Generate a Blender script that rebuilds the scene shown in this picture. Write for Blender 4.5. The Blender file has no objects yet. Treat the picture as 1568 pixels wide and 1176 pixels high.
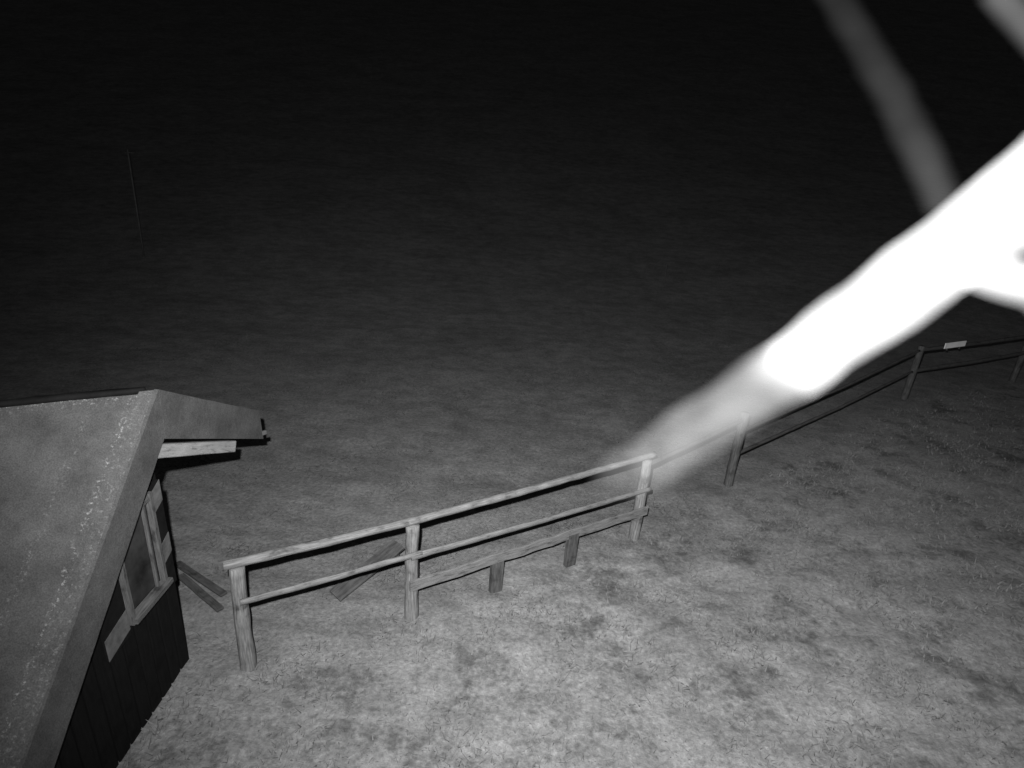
import bpy, math, random
import numpy as np
from mathutils import Vector, Matrix, noise
random.seed(4); np.random.seed(4)
sc=bpy.context.scene
sc.view_settings.view_transform='Standard'; sc.view_settings.look='None'; sc.view_settings.exposure=0

# ---------------------------------------------------------------- camera
H=4.75; p=math.radians(21.6); r=math.radians(3.9)
f=Vector((0,math.cos(p),-math.sin(p))); R0=Vector((1,0,0)); U0=Vector((0,math.sin(p),math.cos(p)))
Rc=R0*math.cos(r)+U0*math.sin(r); Uc=U0*math.cos(r)-R0*math.sin(r)
cd=bpy.data.cameras.new('camera'); cam=bpy.data.objects.new('camera',cd); sc.collection.objects.link(cam)
cam.matrix_world=Matrix(((Rc.x,Uc.x,-f.x,0),(Rc.y,Uc.y,-f.y,0),(Rc.z,Uc.z,-f.z,H),(0,0,0,1)))
cd.lens=36*900/1568; cd.sensor_width=36; cd.clip_start=0.02; cd.clip_end=1500
cd.dof.use_dof=True; cd.dof.focus_distance=8; cd.dof.aperture_fstop=2.3
sc.camera=cam

# ---------------------------------------------------------------- materials
def mat(name):
    m=bpy.data.materials.new(name); m.use_nodes=True; nt=m.node_tree; nt.nodes.clear()
    o=nt.nodes.new('ShaderNodeOutputMaterial'); return m,nt,o
def N(nt,t,**k):
    n=nt.nodes.new(t)
    for a,b in k.items():
        if a in n.inputs: n.inputs[a].default_value=b
        else: setattr(n,a,b)
    return n
def ramp(nt,src,stops):
    n=nt.nodes.new('ShaderNodeValToRGB'); e=n.color_ramp.elements
    e[0].position,e[0].color=stops[0][0],(stops[0][1],)*3+(1,)
    e[1].position,e[1].color=stops[-1][0],(stops[-1][1],)*3+(1,)
    for q,c in stops[1:-1]:
        x=e.new(q); x.color=(c,c,c,1)
    nt.links.new(src,n.inputs[0]); return n
def mult(nt,a,b,op='MULTIPLY'):
    n=nt.nodes.new('ShaderNodeMath'); n.operation=op
    for i,x in enumerate((a,b)):
        if isinstance(x,(int,float)): n.inputs[i].default_value=x
        else: nt.links.new(x,n.inputs[i])
    return n.outputs[0]
def coords(nt,kind='Object',scale=(1,1,1)):
    c=N(nt,'ShaderNodeTexCoord'); m=N(nt,'ShaderNodeMapping'); m.inputs['Scale'].default_value=scale
    nt.links.new(c.outputs[kind],m.inputs[0]); return m.outputs[0]
def noi(nt,vec,scale,detail=6,rough=.6):
    n=N(nt,'ShaderNodeTexNoise'); n.inputs['Scale'].default_value=scale; n.inputs['Detail'].default_value=min(detail,4); n.inputs['Roughness'].default_value=rough
    nt.links.new(vec,n.inputs['Vector']); return n.outputs['Fac']
def finish(nt,o,col,bump=None,strength=.4,dist=.02,rough=.85,spec=True):
    if spec:
        b=N(nt,'ShaderNodeBsdfPrincipled'); b.inputs['Roughness'].default_value=rough; b.inputs['Specular IOR Level'].default_value=.15
    else: b=N(nt,'ShaderNodeBsdfDiffuse')
    nt.links.new(col,b.inputs[0])
    if bump is not None:
        bn=N(nt,'ShaderNodeBump'); bn.inputs['Strength'].default_value=strength; bn.inputs['Distance'].default_value=dist
        nt.links.new(bump,bn.inputs['Height']); nt.links.new(bn.outputs[0],b.inputs['Normal'])
    nt.links.new(b.outputs[0],o.inputs[0])
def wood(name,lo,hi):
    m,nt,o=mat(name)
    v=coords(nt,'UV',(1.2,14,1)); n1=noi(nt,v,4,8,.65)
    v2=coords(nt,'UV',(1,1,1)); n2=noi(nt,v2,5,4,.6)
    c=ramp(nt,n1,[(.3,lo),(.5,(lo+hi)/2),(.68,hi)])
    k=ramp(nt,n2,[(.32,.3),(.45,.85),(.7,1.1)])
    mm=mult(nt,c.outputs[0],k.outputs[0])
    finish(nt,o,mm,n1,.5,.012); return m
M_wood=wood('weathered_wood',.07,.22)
M_frame=wood('window_frame_wood',.05,.14)
M_woodl=wood('pale_wood',.22,.42)
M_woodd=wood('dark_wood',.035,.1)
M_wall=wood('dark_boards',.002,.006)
def flat(name,lo,hi,scale=8,rough=.8,b=.3):
    m,nt,o=mat(name); v=coords(nt); n=noi(nt,v,scale,8,.65)
    c=ramp(nt,n,[(.3,lo),(.7,hi)]); finish(nt,o,c.outputs[0],n,b,.01,rough); return m
M_white=flat('white_paint',.06,.13,12); M_black=flat('black_paint',.003,.008,12)
M_glass=flat('window_glass',.01,.05,3,.15,.02)
M_metal=flat('weathered_steel',.06,.1,5,.6)
M_sign=flat('sign_board',.6,.8,3,.5,.05)

# roofing felt
m,nt,o=mat('roofing_felt')
v=coords(nt); n1=noi(nt,v,3,8,.7); n2=noi(nt,v,120,3,.6); n3=noi(nt,v,26,4,.7)
c1=ramp(nt,n1,[(.3,.7),(.7,1.3)]); c2=ramp(nt,n2,[(.35,.05),(.65,.09)]); c3=ramp(nt,n3,[(.66,0),(.76,.1)])
at=N(nt,'ShaderNodeAttribute'); at.attribute_name='moss'
n4=noi(nt,v,38,5,.8); c4=ramp(nt,n4,[(.55,0),(.64,.26)])
a=mult(nt,c1.outputs[0],c2.outputs[0]); a=mult(nt,a,mult(nt,c3.outputs[0],.35),'ADD'); a=mult(nt,a,mult(nt,c4.outputs[0],at.outputs['Fac']),'ADD')
finish(nt,o,a,n3,.35,.01); M_roof=m

# ground: turf; attribute 'worn' = 1 on the trampled near side of the fence
m,nt,o=mat('turf')
v=coords(nt); vs=coords(nt,'Object',(1,1.6,1))
n1=noi(nt,vs,.35,3,.6); n2=noi(nt,vs,1.9,4,.75); n3=noi(nt,v,20,4,.8)
at=N(nt,'ShaderNodeAttribute'); at.attribute_name='worn'
c1=ramp(nt,n1,[(.3,.85),(.7,1.15)]); c2=ramp(nt,n2,[(.36,.8),(.5,1),(.64,1.2)]); c3=ramp(nt,n3,[(.3,.6),(.6,1.1),(.75,1.5)])
n5=noi(nt,v,1.3,4,.85); c5=ramp(nt,n5,[(.36,.55),(.48,1),(.7,1.15)])
pw=N(nt,'ShaderNodeMath',operation='MULTIPLY_ADD') # patchiness only where worn
nt.links.new(mult(nt,c5.outputs[0],1.0,'SUBTRACT'),pw.inputs[0]); nt.links.new(at.outputs['Fac'],pw.inputs[1]); pw.inputs[2].default_value=1
al=ramp(nt,at.outputs['Fac'],[(0,.16),(1,.19)])
a=mult(nt,al.outputs[0],c1.outputs[0]); a=mult(nt,a,c2.outputs[0]); a=mult(nt,a,c3.outputs[0]); a=mult(nt,a,pw.outputs[0])
finish(nt,o,a,n3,.6,.03,.95,False); M_ground=m

m,nt,o=mat('grass')
at=N(nt,'ShaderNodeAttribute'); at.attribute_name='shade'
b=N(nt,'ShaderNodeBsdfDiffuse'); nt.links.new(at.outputs['Color'],b.inputs[0]); nt.links.new(b.outputs[0],o.inputs[0]); M_grass=m

# ---------------------------------------------------------------- mesh helpers
def mk(name,verts,faces,mt,parent=None,uvs=None,smooth=False,attr=None):
    me=bpy.data.meshes.new(name); me.from_pydata([tuple(v) for v in verts],[],faces); 
    if uvs is not None:
        ul=me.uv_layers.new(name='UVMap')
        for i,l in enumerate(me.loops): ul.data[i].uv=uvs[l.vertex_index]
    if attr:
        a=me.attributes.new(attr[0],'FLOAT','POINT'); a.data.foreach_set('value',attr[1])
    me.materials.append(mt); me.update()
    if smooth: me.polygons.foreach_set('use_smooth',[True]*len(me.polygons))
    ob=bpy.data.objects.new(name,me); sc.collection.objects.link(ob)
    if parent: ob.parent=parent
    return ob
def empty(name):
    e=bpy.data.objects.new(name,None); sc.collection.objects.link(e); return e
def tube(name,pts,rad,mt,parent=None,segs=12,wob=.0,attr=None,sub=1,flat_=1.0,freq=5):
    P=[];Rr=[];A=[]
    for i in range(len(pts)-1):
        for j in range(sub):
            t=j/sub; P.append(Vector(pts[i]).lerp(Vector(pts[i+1]),t)); Rr.append(rad[i]*(1-t)+rad[i+1]*t)
            if attr: A.append(attr[1][i]*(1-t)+attr[1][i+1]*t)
    P.append(Vector(pts[-1])); Rr.append(rad[-1]); 
    if attr: A.append(attr[1][-1])
    vs=[];uv=[];av=[];L=0;off=random.random()*20
    for i,c in enumerate(P):
        d=(P[min(i+1,len(P)-1)]-P[max(i-1,0)]).normalized()
        ref=Vector((0,0,1)) if abs(d.z)<.9 else Vector((0,1,0))
        s=d.cross(ref).normalized(); u=s.cross(d)
        if i: L+=(P[i]-P[i-1]).length
        for k in range(segs):
            a=2*math.pi*k/segs; q=s*math.cos(a)*flat_+u*math.sin(a)
            rr=Rr[i]*(1+wob*noise.noise(c*freq+q*1.3+Vector((off,0,0))))
            vs.append(c+q*rr); uv.append((L+off,k/segs*.5)); 
            if attr: av.append(A[i])
    fs=[]
    n=len(P)
    for i in range(n-1):
        for k in range(segs):
            a=i*segs+k;b=i*segs+(k+1)%segs; fs.append((a,b,b+segs,a+segs))
    fs.append(tuple(range(segs))[::-1]); fs.append(tuple(range((n-1)*segs,n*segs)))
    return mk(name,vs,fs,mt,parent,uv,True,(attr[0],av) if attr else None)
def board(name,a,b,w,h,mt,parent=None,up=Vector((0,0,1)),n=14,wob=.004,bev=.006):
    """squared timber from a to b; w across, h along up"""
    a=Vector(a);b=Vector(b);d=(b-a).normalized(); s=d.cross(up).normalized(); u=s.cross(d)
    prof=[]
    for sx,sy in((1,1),(-1,1),(-1,-1),(1,-1)):
        if sx*sy>0: prof+= [(sx*w/2,sy*(h/2-bev)),(sx*(w/2-bev),sy*h/2)]
        else: prof+= [(sx*(w/2-bev),sy*h/2),(sx*w/2,sy*(h/2-bev))]
    vs=[];uv=[];off=random.random()*30;K=len(prof)
    L=(b-a).length
    for i in range(n+1):
        c=a.lerp(b,i/n)
        j=Vector((noise.noise(c*3+Vector((off,0,0))),noise.noise(c*3+Vector((0,off,0))),noise.noise(c*3+Vector((0,0,off)))))*wob
        for k,(x,y) in enumerate(prof):
            vs.append(c+s*x+u*y+j); uv.append((L*i/n+off,k/K*.6))
    fs=[]
    for i in range(n):
        for k in range(K):
            x=i*K+k;y=i*K+(k+1)%K; fs.append((x,y,y+K,x+K))
    fs.append(tuple(range(K))[::-1]); fs.append(tuple(range(n*K,(n+1)*K)))
    return mk(name,vs,fs,mt,parent,uv)

# ---------------------------------------------------------------- terrain (pasture, rising into the ski slope)
FL=[(-6,2.2),(-2.34,4.19),(-.92,4.99),(1.79,6.69),(3.57,8.26),(9.03,12.69),(13,14.6),(40,22)]
fx=np.array([q[0] for q in FL]); fy=np.array([q[1] for q in FL])
def height(x,y):
    y0=np.interp(x,fx,fy)
    side=np.clip((y0-y)/1.2+.5,0,1)            # 1 near side
    h=np.zeros_like(x)
    far=np.clip(y-14,0,None); h+=.42*far*far/(far+32)
    h+=.10*np.sin(x*.21+1)*np.sin(y*.17)*np.clip((y-8)/10,0,1)
    h+=.12*side*np.clip((x-3)/4,0,1)*np.clip((y0-y)/3,0,1)
    return h
def worn(x,y):
    y0=np.interp(x,fx,fy); d=(y0-y)
    return np.clip(d/.5+.4,0,1)
def axis(lo,hi,c,n,pw=2.2):
    t=np.linspace(-1,1,n); s=np.sign(t)*np.abs(t)**pw
    return np.where(s<0,c+s*(c-lo),c+s*(hi-c))
gx=axis(-800,800,2,440,3.3); gy=axis(-40,700,6,420,3.0)
X,Y=np.meshgrid(gx,gy); Z=height(X,Y)
nv=np.array([noise.noise(Vector((x*1.7,y*1.7,3)))*.04+noise.noise(Vector((x*5,y*5,9)))*.02 if abs(x)<25 and y<30 else 0 for x,y in zip(X.ravel(),Y.ravel())])
Zr=Z.ravel()+nv
W,Hh=len(gx),len(gy)
idx=np.arange(W*Hh).reshape(Hh,W)
fs=np.stack([idx[:-1,:-1],idx[:-1,1:],idx[1:,1:],idx[1:,:-1]],-1).reshape(-1,4).tolist()
g=mk('ground',np.stack([X.ravel(),Y.ravel(),Zr],-1).tolist(),fs,M_ground,smooth=True,attr=('worn',worn(X,Y).ravel()))

# grass blades, one mesh
def grass(n,name):
    xs=[];ys=[]
    while len(xs)<n:
        x=random.uniform(-9,16); y=random.uniform(1.5,19)
        if abs(x)>y*.95+2: continue
        if -5.8<x<-2.9 and y<4.4: continue
        k=noise.noise(Vector((x*1.1,y*1.1,0)))+.6*noise.noise(Vector((x*4,y*4,5)))
        wv=float(worn(np.array(x),np.array(y)))
        pr=(.25+.9*k+.35*wv)*min(1,max(0,(18-math.hypot(x,y))/9))
        if random.random()<pr: xs.append(x);ys.append(y)
    xs=np.array(xs);ys=np.array(ys);zs=height(xs,ys)
    w=worn(xs,ys)
    d=np.hypot(xs,ys)
    hgt=np.random.uniform(.012,.04,n)*(1+.5*w); ang=np.random.uniform(0,2*np.pi,n); wd=np.random.uniform(.003,.007,n)*(1+d*.06)
    lx=np.random.normal(0,.04,n);ly=np.random.normal(0,.04,n)
    v=np.zeros((n,3,3))
    v[:,0]=np.stack([xs-wd*np.cos(ang),ys-wd*np.sin(ang),zs-.01],-1)
    v[:,1]=np.stack([xs+wd*np.cos(ang),ys+wd*np.sin(ang),zs-.01],-1)
    v[:,2]=np.stack([xs+lx,ys+ly,zs+hgt],-1)
    ob=mk(name,v.reshape(-1,3).tolist(),np.arange(3*n).reshape(n,3).tolist(),M_grass)
    sh=np.random.uniform(.5,1.15,n)*(.09+.05*w)
    c=ob.data.attributes.new('shade','FLOAT_COLOR','FACE'); col=np.ones((n,4)); col[:,:3]=sh[:,None]; c.data.foreach_set('color',col.ravel())
    return ob
grass(50000,'grass')

# ---------------------------------------------------------------- hut
hut=empty('wooden_hut')
SK=Vector((-.87,-.45,0))
def hp(a,y,z,x0=-2.8): return Vector((x0,y,z))+SK*a
ridge=(4.23,2.80); nea=(2.2,.95); fea=(5.92,1.86)
def roof(name,A,B,a0,a1,na,nb,mt,lift=0,thick=.05,mossf=None):
    vs=[];mo=[]
    for layer in (0,1):
        for i in range(na+1):
            for j in range(nb+1):
                a=a0+(a1-a0)*i/na; t=j/nb
                q=hp(a,A[0]+(B[0]-A[0])*t,A[1]+(B[1]-A[1])*t+lift-layer*thick)
                q.z+=.006*noise.noise(q*2.5)+.003*noise.noise(q*9)
                vs.append(q); mo.append(mossf(a,t) if mossf else 0)
    n1=(na+1)*(nb+1); fs=[]
    g=lambda l,i,j:l*n1+i*(nb+1)+j
    for i in range(na):
        for j in range(nb):
            fs.append((g(0,i,j),g(0,i,j+1),g(0,i+1,j+1),g(0,i+1,j))); fs.append((g(1,i,j),g(1,i+1,j),g(1,i+1,j+1),g(1,i,j+1)))
    for i in range(na):
        fs.append((g(0,i,0),g(0,i+1,0),g(1,i+1,0),g(1,i,0))); fs.append((g(0,i,nb),g(1,i,nb),g(1,i+1,nb),g(0,i+1,nb)))
    for j in range(nb):
        fs.append((g(0,0,j),g(1,0,j),g(1,0,j+1),g(0,0,j+1))); fs.append((g(0,na,j),g(0,na,j+1),g(1,na,j+1),g(1,na,j)))
    return mk(name,vs,fs,mt,hut,None,False,('moss',mo))
ms=lambda a,t:max(0,1-abs(a-.16)/.035)*.9+max(0,1-abs(a-.42)/.05)*.35+max(0,1-t/.03)*.6
roof('roof_slope_near',ridge,nea,0.03,3.2,160,60,M_roof,0,.05,ms)
roof('roof_slope_far',ridge,fea,0.03,3.2,30,20,M_roof,0,.05,None)
roof('verge_cap_near',(4.23,2.80),nea,-.0,.12,4,50,M_roof,.022,.02,lambda a,t:.25)
roof('verge_cap_far',(4.23,2.80),fea,-.0,.12,4,30,M_roof,.022,.02,lambda a,t:.1)
# barge boards (felt-covered) hanging from the verges
def barge(name,pts,th,mt):
    n=30; vs=[];mo=[]
    (y0,zt0,yb0,zb0),(y1,zt1,yb1,zb1)=pts
    for l in(0,1):
        for i in range(n+1):
            t=i/n
            for (y,z) in((y0+(y1-y0)*t,zt0+(zt1-zt0)*t),(yb0+(yb1-yb0)*t,zb0+(zb1-zb0)*t)):
                q=Vector((-2.8+.02-l*th,y,z)); q.x+=.004*noise.noise(q*4); vs.append(q); mo.append(0)
    m=2*(n+1); fs=[]
    for i in range(n):
        a=2*i; fs.append((a,a+1,a+3,a+2)); fs.append((m+a,m+a+2,m+a+3,m+a+1)); fs.append((a,a+2,m+a+2,m+a)); fs.append((a+1,m+a+1,m+a+3,a+3))
    fs.append((0,m,m+1,1)); fs.append((m-2,m-1,2*m-1,2*m-2))
    return mk(name,vs,fs,mt,hut,None,False,('moss',mo))
barge('bargeboard_far',((4.23,2.825,4.21,2.40),(5.89,1.88,5.92,1.53)),.035,M_roof)
barge('bargeboard_near',((4.227,2.825,4.207,2.42),(2.2,.97,2.45,.78)),.035,M_roof)
board('rafter_beam',(-2.84,4.10,2.34),(-2.84,5.32,1.745),.09,.115,M_woodl,hut,n=10)
board('gutter_bracket',(-2.80,5.90,1.60),(-2.76,5.95,1.60),.03,.05,M_frame,hut,n=2)
tube('ridge_cap',[hp(.1,4.27,2.815),hp(3.2,4.27,2.815)],[.03,.03],M_black,hut,8,.5,sub=30)
# walls
xw=-2.95
def poly(name,pts,mt,th=.06,nrm=Vector((-1,0,0))):
    k=len(pts); vs=[Vector(q) for q in pts]+[Vector(q)+nrm*th for q in pts]
    fs=[tuple(range(k)),tuple(range(2*k-1,k-1,-1))]+[(i,i+k,(i+1)%k+k,(i+1)%k) for i in range(k)]
    return mk(name,vs,fs,mt,hut,[(v.y*.2,v.z) for v in vs])
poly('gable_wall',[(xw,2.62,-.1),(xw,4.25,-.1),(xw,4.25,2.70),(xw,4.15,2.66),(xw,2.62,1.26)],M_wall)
for k in range(11):
    y=2.66+k*.15
    if y<4.24:
        zt=min(2.1,1.2+(y-2.62)*.9)
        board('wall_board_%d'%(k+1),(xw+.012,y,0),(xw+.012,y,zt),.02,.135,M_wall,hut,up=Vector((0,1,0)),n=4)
B=hp(3.0,4.25,0,xw); C=hp(3.0,2.62,0,xw)
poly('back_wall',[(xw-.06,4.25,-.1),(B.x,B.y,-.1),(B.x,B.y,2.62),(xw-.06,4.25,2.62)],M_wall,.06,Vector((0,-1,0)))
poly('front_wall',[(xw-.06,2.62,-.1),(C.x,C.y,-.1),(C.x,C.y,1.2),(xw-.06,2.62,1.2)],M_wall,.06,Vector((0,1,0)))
# window and chequered shutters on the gable wall
x1=xw+.03
poly('window_glass',[(x1,3.62,1.12),(x1,4.02,1.12),(x1,4.02,1.9),(x1,3.62,1.9)],M_glass,.012)
def fr(n,a,b,w=.05,h=.05,mt=M_frame): board(n,a,b,h,w,mt,hut,up=Vector((0,1,0)) if abs(a[2]-b[2])>.1 else Vector((0,0,1)),n=4,wob=.001,bev=.004)
fr('window_frame_right',(x1+.02,4.05,1.04),(x1+.02,4.05,1.98),.04,.05)
fr('window_frame_left',(x1+.02,3.6,1.04),(x1+.02,3.6,1.98),.04,.05)
fr('window_frame_top',(x1+.021,3.625,1.94),(x1+.021,4.025,1.94),.04,.05)
fr('window_sill',(x1+.035,3.58,1.08),(x1+.035,4.08,1.08),.05,.09,M_frame)
fr('window_mullion',(x1+.016,3.96,1.11),(x1+.016,3.96,1.915),.02,.03)
def shutter(n,y0,y1,z0,z1,phase):
    k=4
    poly(n+'_panel',[(x1+.01,y0,z0),(x1+.01,y1,z0),(x1+.01,y1,z1),(x1+.01,y0,z1)],M_black,.03)
    h=(z1-z0)/k
    for i in range(k):
        a=z0+i*h
        if (i+phase)%2==0: continue
        poly(n+'_white_%d'%(i+1),[(x1+.014,y0,a),(x1+.014,y1,a+.25*h),(x1+.014,y1,a+h),(x1+.014,y0,a+.75*h)],M_white,.003)
shutter('shutter_right',4.08,4.225,.95,2.0,0)
shutter('shutter_left',3.3,3.57,.95,2.0,1)

# ---------------------------------------------------------------- fence
fence=empty('wooden_fence')
def zg(x,y): return float(height(np.array(float(x)),np.array(float(y))))
posts=[(-2.34,4.19,1.17),(-.92,4.99,1.17),(1.79,6.69,1.19),(3.57,8.26,1.27),(9.03,12.69,1.30),(13.0,14.6,1.3)]
for i,(x,y,h) in enumerate(posts):
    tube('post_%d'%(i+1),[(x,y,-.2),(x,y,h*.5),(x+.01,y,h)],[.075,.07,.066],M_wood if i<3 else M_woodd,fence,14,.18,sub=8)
def rail(n,a,b,r0,r1,mt=M_wood,sag=.01,w=.22,fl=1):
    a=Vector(a);b=Vector(b);m=a.lerp(b,.5)-Vector((0,0,sag))
    tube(n,[a,m,b],[r0,(r0+r1)/2,r1],mt,fence,12,w,sub=22,flat_=fl)
nr=Vector((.5,-.8,0)).normalized()
rail('top_rail_1',(-2.42,4.15,1.21),(-.85,5.03,1.21),.043,.04)
rail('top_rail_2',(-.95,4.97,1.21),(1.9,6.76,1.235),.042,.04)
o=nr*.085
rail('middle_rail_1',Vector((-2.34,4.19,.84))+o,Vector((-.85,5.03,.86))+o,.033,.033,fl=.6)
rail('middle_rail_2',Vector((-.95,4.97,.84))+o,Vector((1.85,6.73,.78))+o,.038,.033,fl=.6)
board('lower_board',Vector((-.95,4.97,.47))+o,Vector((1.85,6.73,.46))+o,.03,.13,M_wood,fence,n=24,wob=.02)
for i,(x,y) in enumerate([(-.05,5.53),(.85,6.08)]):
    board('short_post_%d'%(i+1),(x+.02,y-.05,-.1),(x+.02,y-.05,.46),.15,.07,M_woodd,fence,up=Vector((.5,-.8,0)),n=6)
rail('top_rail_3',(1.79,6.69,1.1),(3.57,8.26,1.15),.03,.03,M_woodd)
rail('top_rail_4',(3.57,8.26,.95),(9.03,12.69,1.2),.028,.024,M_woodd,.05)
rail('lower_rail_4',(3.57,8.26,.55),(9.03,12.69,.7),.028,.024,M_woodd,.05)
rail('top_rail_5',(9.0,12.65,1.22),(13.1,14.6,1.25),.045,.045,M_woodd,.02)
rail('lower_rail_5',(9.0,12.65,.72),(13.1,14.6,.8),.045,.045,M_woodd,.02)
sg=empty('trail_sign')
board('sign_panel',(9.72,12.93,1.27),(10.4,13.25,1.28),.02,.13,M_sign,sg,n=4,wob=.001,bev=.003)
for i,x in enumerate((9.85,10.27)):
    y=12.93+(x-9.72)*.47
    board('sign_bracket_%d'%(i+1),(x,y+.03,1.15),(x,y+.03,1.33),.02,.03,M_metal,sg,up=Vector((0,1,0)),n=2,wob=0,bev=.002)

# boards on the ground
pl=empty('plank_pile')
board('plank_1',(-3.75,5.50,.05),(-2.95,4.98,.12),.08,.03,M_woodd,pl)
board('plank_2',(-3.60,5.30,.05),(-2.90,4.80,.08),.08,.03,M_woodd,pl)
br=empty('leaning_board')
board('board',(-1.22,5.80,.30),(-1.8,5.15,.04),.22,.03,M_woodd,br)
board('support',(-1.25,5.82,-.05),(-1.25,5.82,.27),.06,.06,M_woodd,br,up=Vector((0,1,0)),n=3)

# lift mast far left, marker stake far centre
ma=empty('lift_mast'); z=zg(-13.2,20.5)-.1
tube('mast_tube',[(-13.2,20.5,z-.3),(-13.15,20.5,z+3.6)],[.03,.025],M_metal,ma,12)
tube('mast_crossbar',[(-13.4,20.5,z+3.5),(-12.95,20.5,z+3.5)],[.012,.012],M_metal,ma,8)
tube('mast_foot',[(-13.2,20.5,z-.2),(-13.2,20.5,z+.1)],[.06,.05],M_metal,ma,12)
mk2=empty('marker_stake'); z=zg(5.3,21.5)
tube('stake',[(5.3,21.5,z-.2),(5.3,21.5,z+.7)],[.018,.014],M_metal,mk2,8); tube('stake_tip',[(5.3,21.5,z+.7),(5.3,21.5,z+.76)],[.02,.01],M_metal,mk2,8)

# ---------------------------------------------------------------- cobweb threads hanging from the camera housing
def webmat():
    m,nt,o=mat('cobweb_silk')
    at=N(nt,'ShaderNodeAttribute'); at.attribute_name='silk'
    v=coords(nt); n=noi(nt,v,60,3,.5); k=ramp(nt,n,[(.3,.75),(.7,1.25)])
    fac=mult(nt,at.outputs['Fac'],k.outputs[0])
    tr=N(nt,'ShaderNodeBsdfTransparent'); df=N(nt,'ShaderNodeBsdfDiffuse'); df.inputs[0].default_value=(.5,.5,.5,1)
    tl=N(nt,'ShaderNodeBsdfTranslucent'); tl.inputs[0].default_value=(.5,.5,.5,1)
    a=N(nt,'ShaderNodeAddShader'); nt.links.new(df.outputs[0],a.inputs[0]); nt.links.new(tl.outputs[0],a.inputs[1])
    mx=N(nt,'ShaderNodeMixShader'); nt.links.new(fac,mx.inputs[0]); nt.links.new(tr.outputs[0],mx.inputs[1]); nt.links.new(a.outputs[0],mx.inputs[2])
    nt.links.new(mx.outputs[0],o.inputs[0]); return m
MW=webmat(); web=empty('spider_web')
c=Vector((.118,.238,4.672)); b_=Vector((.070,.249,4.617))
def lerp(t): return b_.lerp(c,t)
D=.009
tube('strand_main',[(.053,.2635,4.592),(.060,.258,4.602),b_,lerp(.45),lerp(.82),lerp(.94),c,(.1626,.2275,4.7267),(.1846,.2184,4.757),(.2,.214,4.777)],
     [.0118,.0128,.0130,.0127,.0124,.0122,.0122,.0131,.0150,.0158],MW,web,28,.16,('silk',[0,D*.08,D*.15,D*.17,D*.22,D*.4,D,D,D*1.2,D*1.2]),sub=8,freq=45)
tube('strand_upper',[(.165,.409,4.853),(.1795,.359,4.807),(.1805,.3125,4.774),(.172,.254,4.739)],[.0076,.0082,.0076,.006],MW,web,20,.25,('silk',[D*.005,D*.0085,D*.013,D*.028]),sub=8,freq=60)
tube('strand_corner',[(.1925,.2995,4.8275),(.216,.291,4.806),(.235,.285,4.79)],[.0052,.0054,.006],MW,web,16,.1,('silk',[D*.045,D*.06,D*.06]),sub=6,freq=40)
tube('strand_branch',[(.166,.2255,4.7215),(.1875,.2136,4.7165),(.202,.2105,4.706)],[.0058,.0062,.0066],MW,web,16,.2,('silk',[D,D,D]),sub=6,freq=40)

# ---------------------------------------------------------------- night sky and the infrared lamp of the camera
w=bpy.data.worlds.new('World'); sc.world=w; w.use_nodes=True; nt=w.node_tree; bg=nt.nodes['Background']
sky=nt.nodes.new('ShaderNodeTexSky'); sky.sky_type='NISHITA'; sky.sun_disc=False; sky.sun_elevation=math.radians(1); sky.sun_rotation=math.radians(200)
bw=nt.nodes.new('ShaderNodeRGBToBW'); nt.links.new(sky.outputs[0],bw.inputs[0])
mm=nt.nodes.new('ShaderNodeMath'); mm.operation='MULTIPLY_ADD'; mm.inputs[1].default_value=.001; mm.inputs[2].default_value=.02
nt.links.new(bw.outputs[0],mm.inputs[0]); nt.links.new(mm.outputs[0],bg.inputs[0]); bg.inputs[1].default_value=1
ld=bpy.data.lights.new('infrared_lamp','SPOT'); ld.energy=5600; ld.spot_size=math.radians(136); ld.spot_blend=1; ld.shadow_soft_size=.03
lo=bpy.data.objects.new('infrared_lamp',ld); sc.collection.objects.link(lo); lo.location=(-.14,.02,5.0)
lo.rotation_euler=(Vector((2.6,12,1.8))-lo.location).to_track_quat('-Z','Y').to_euler()
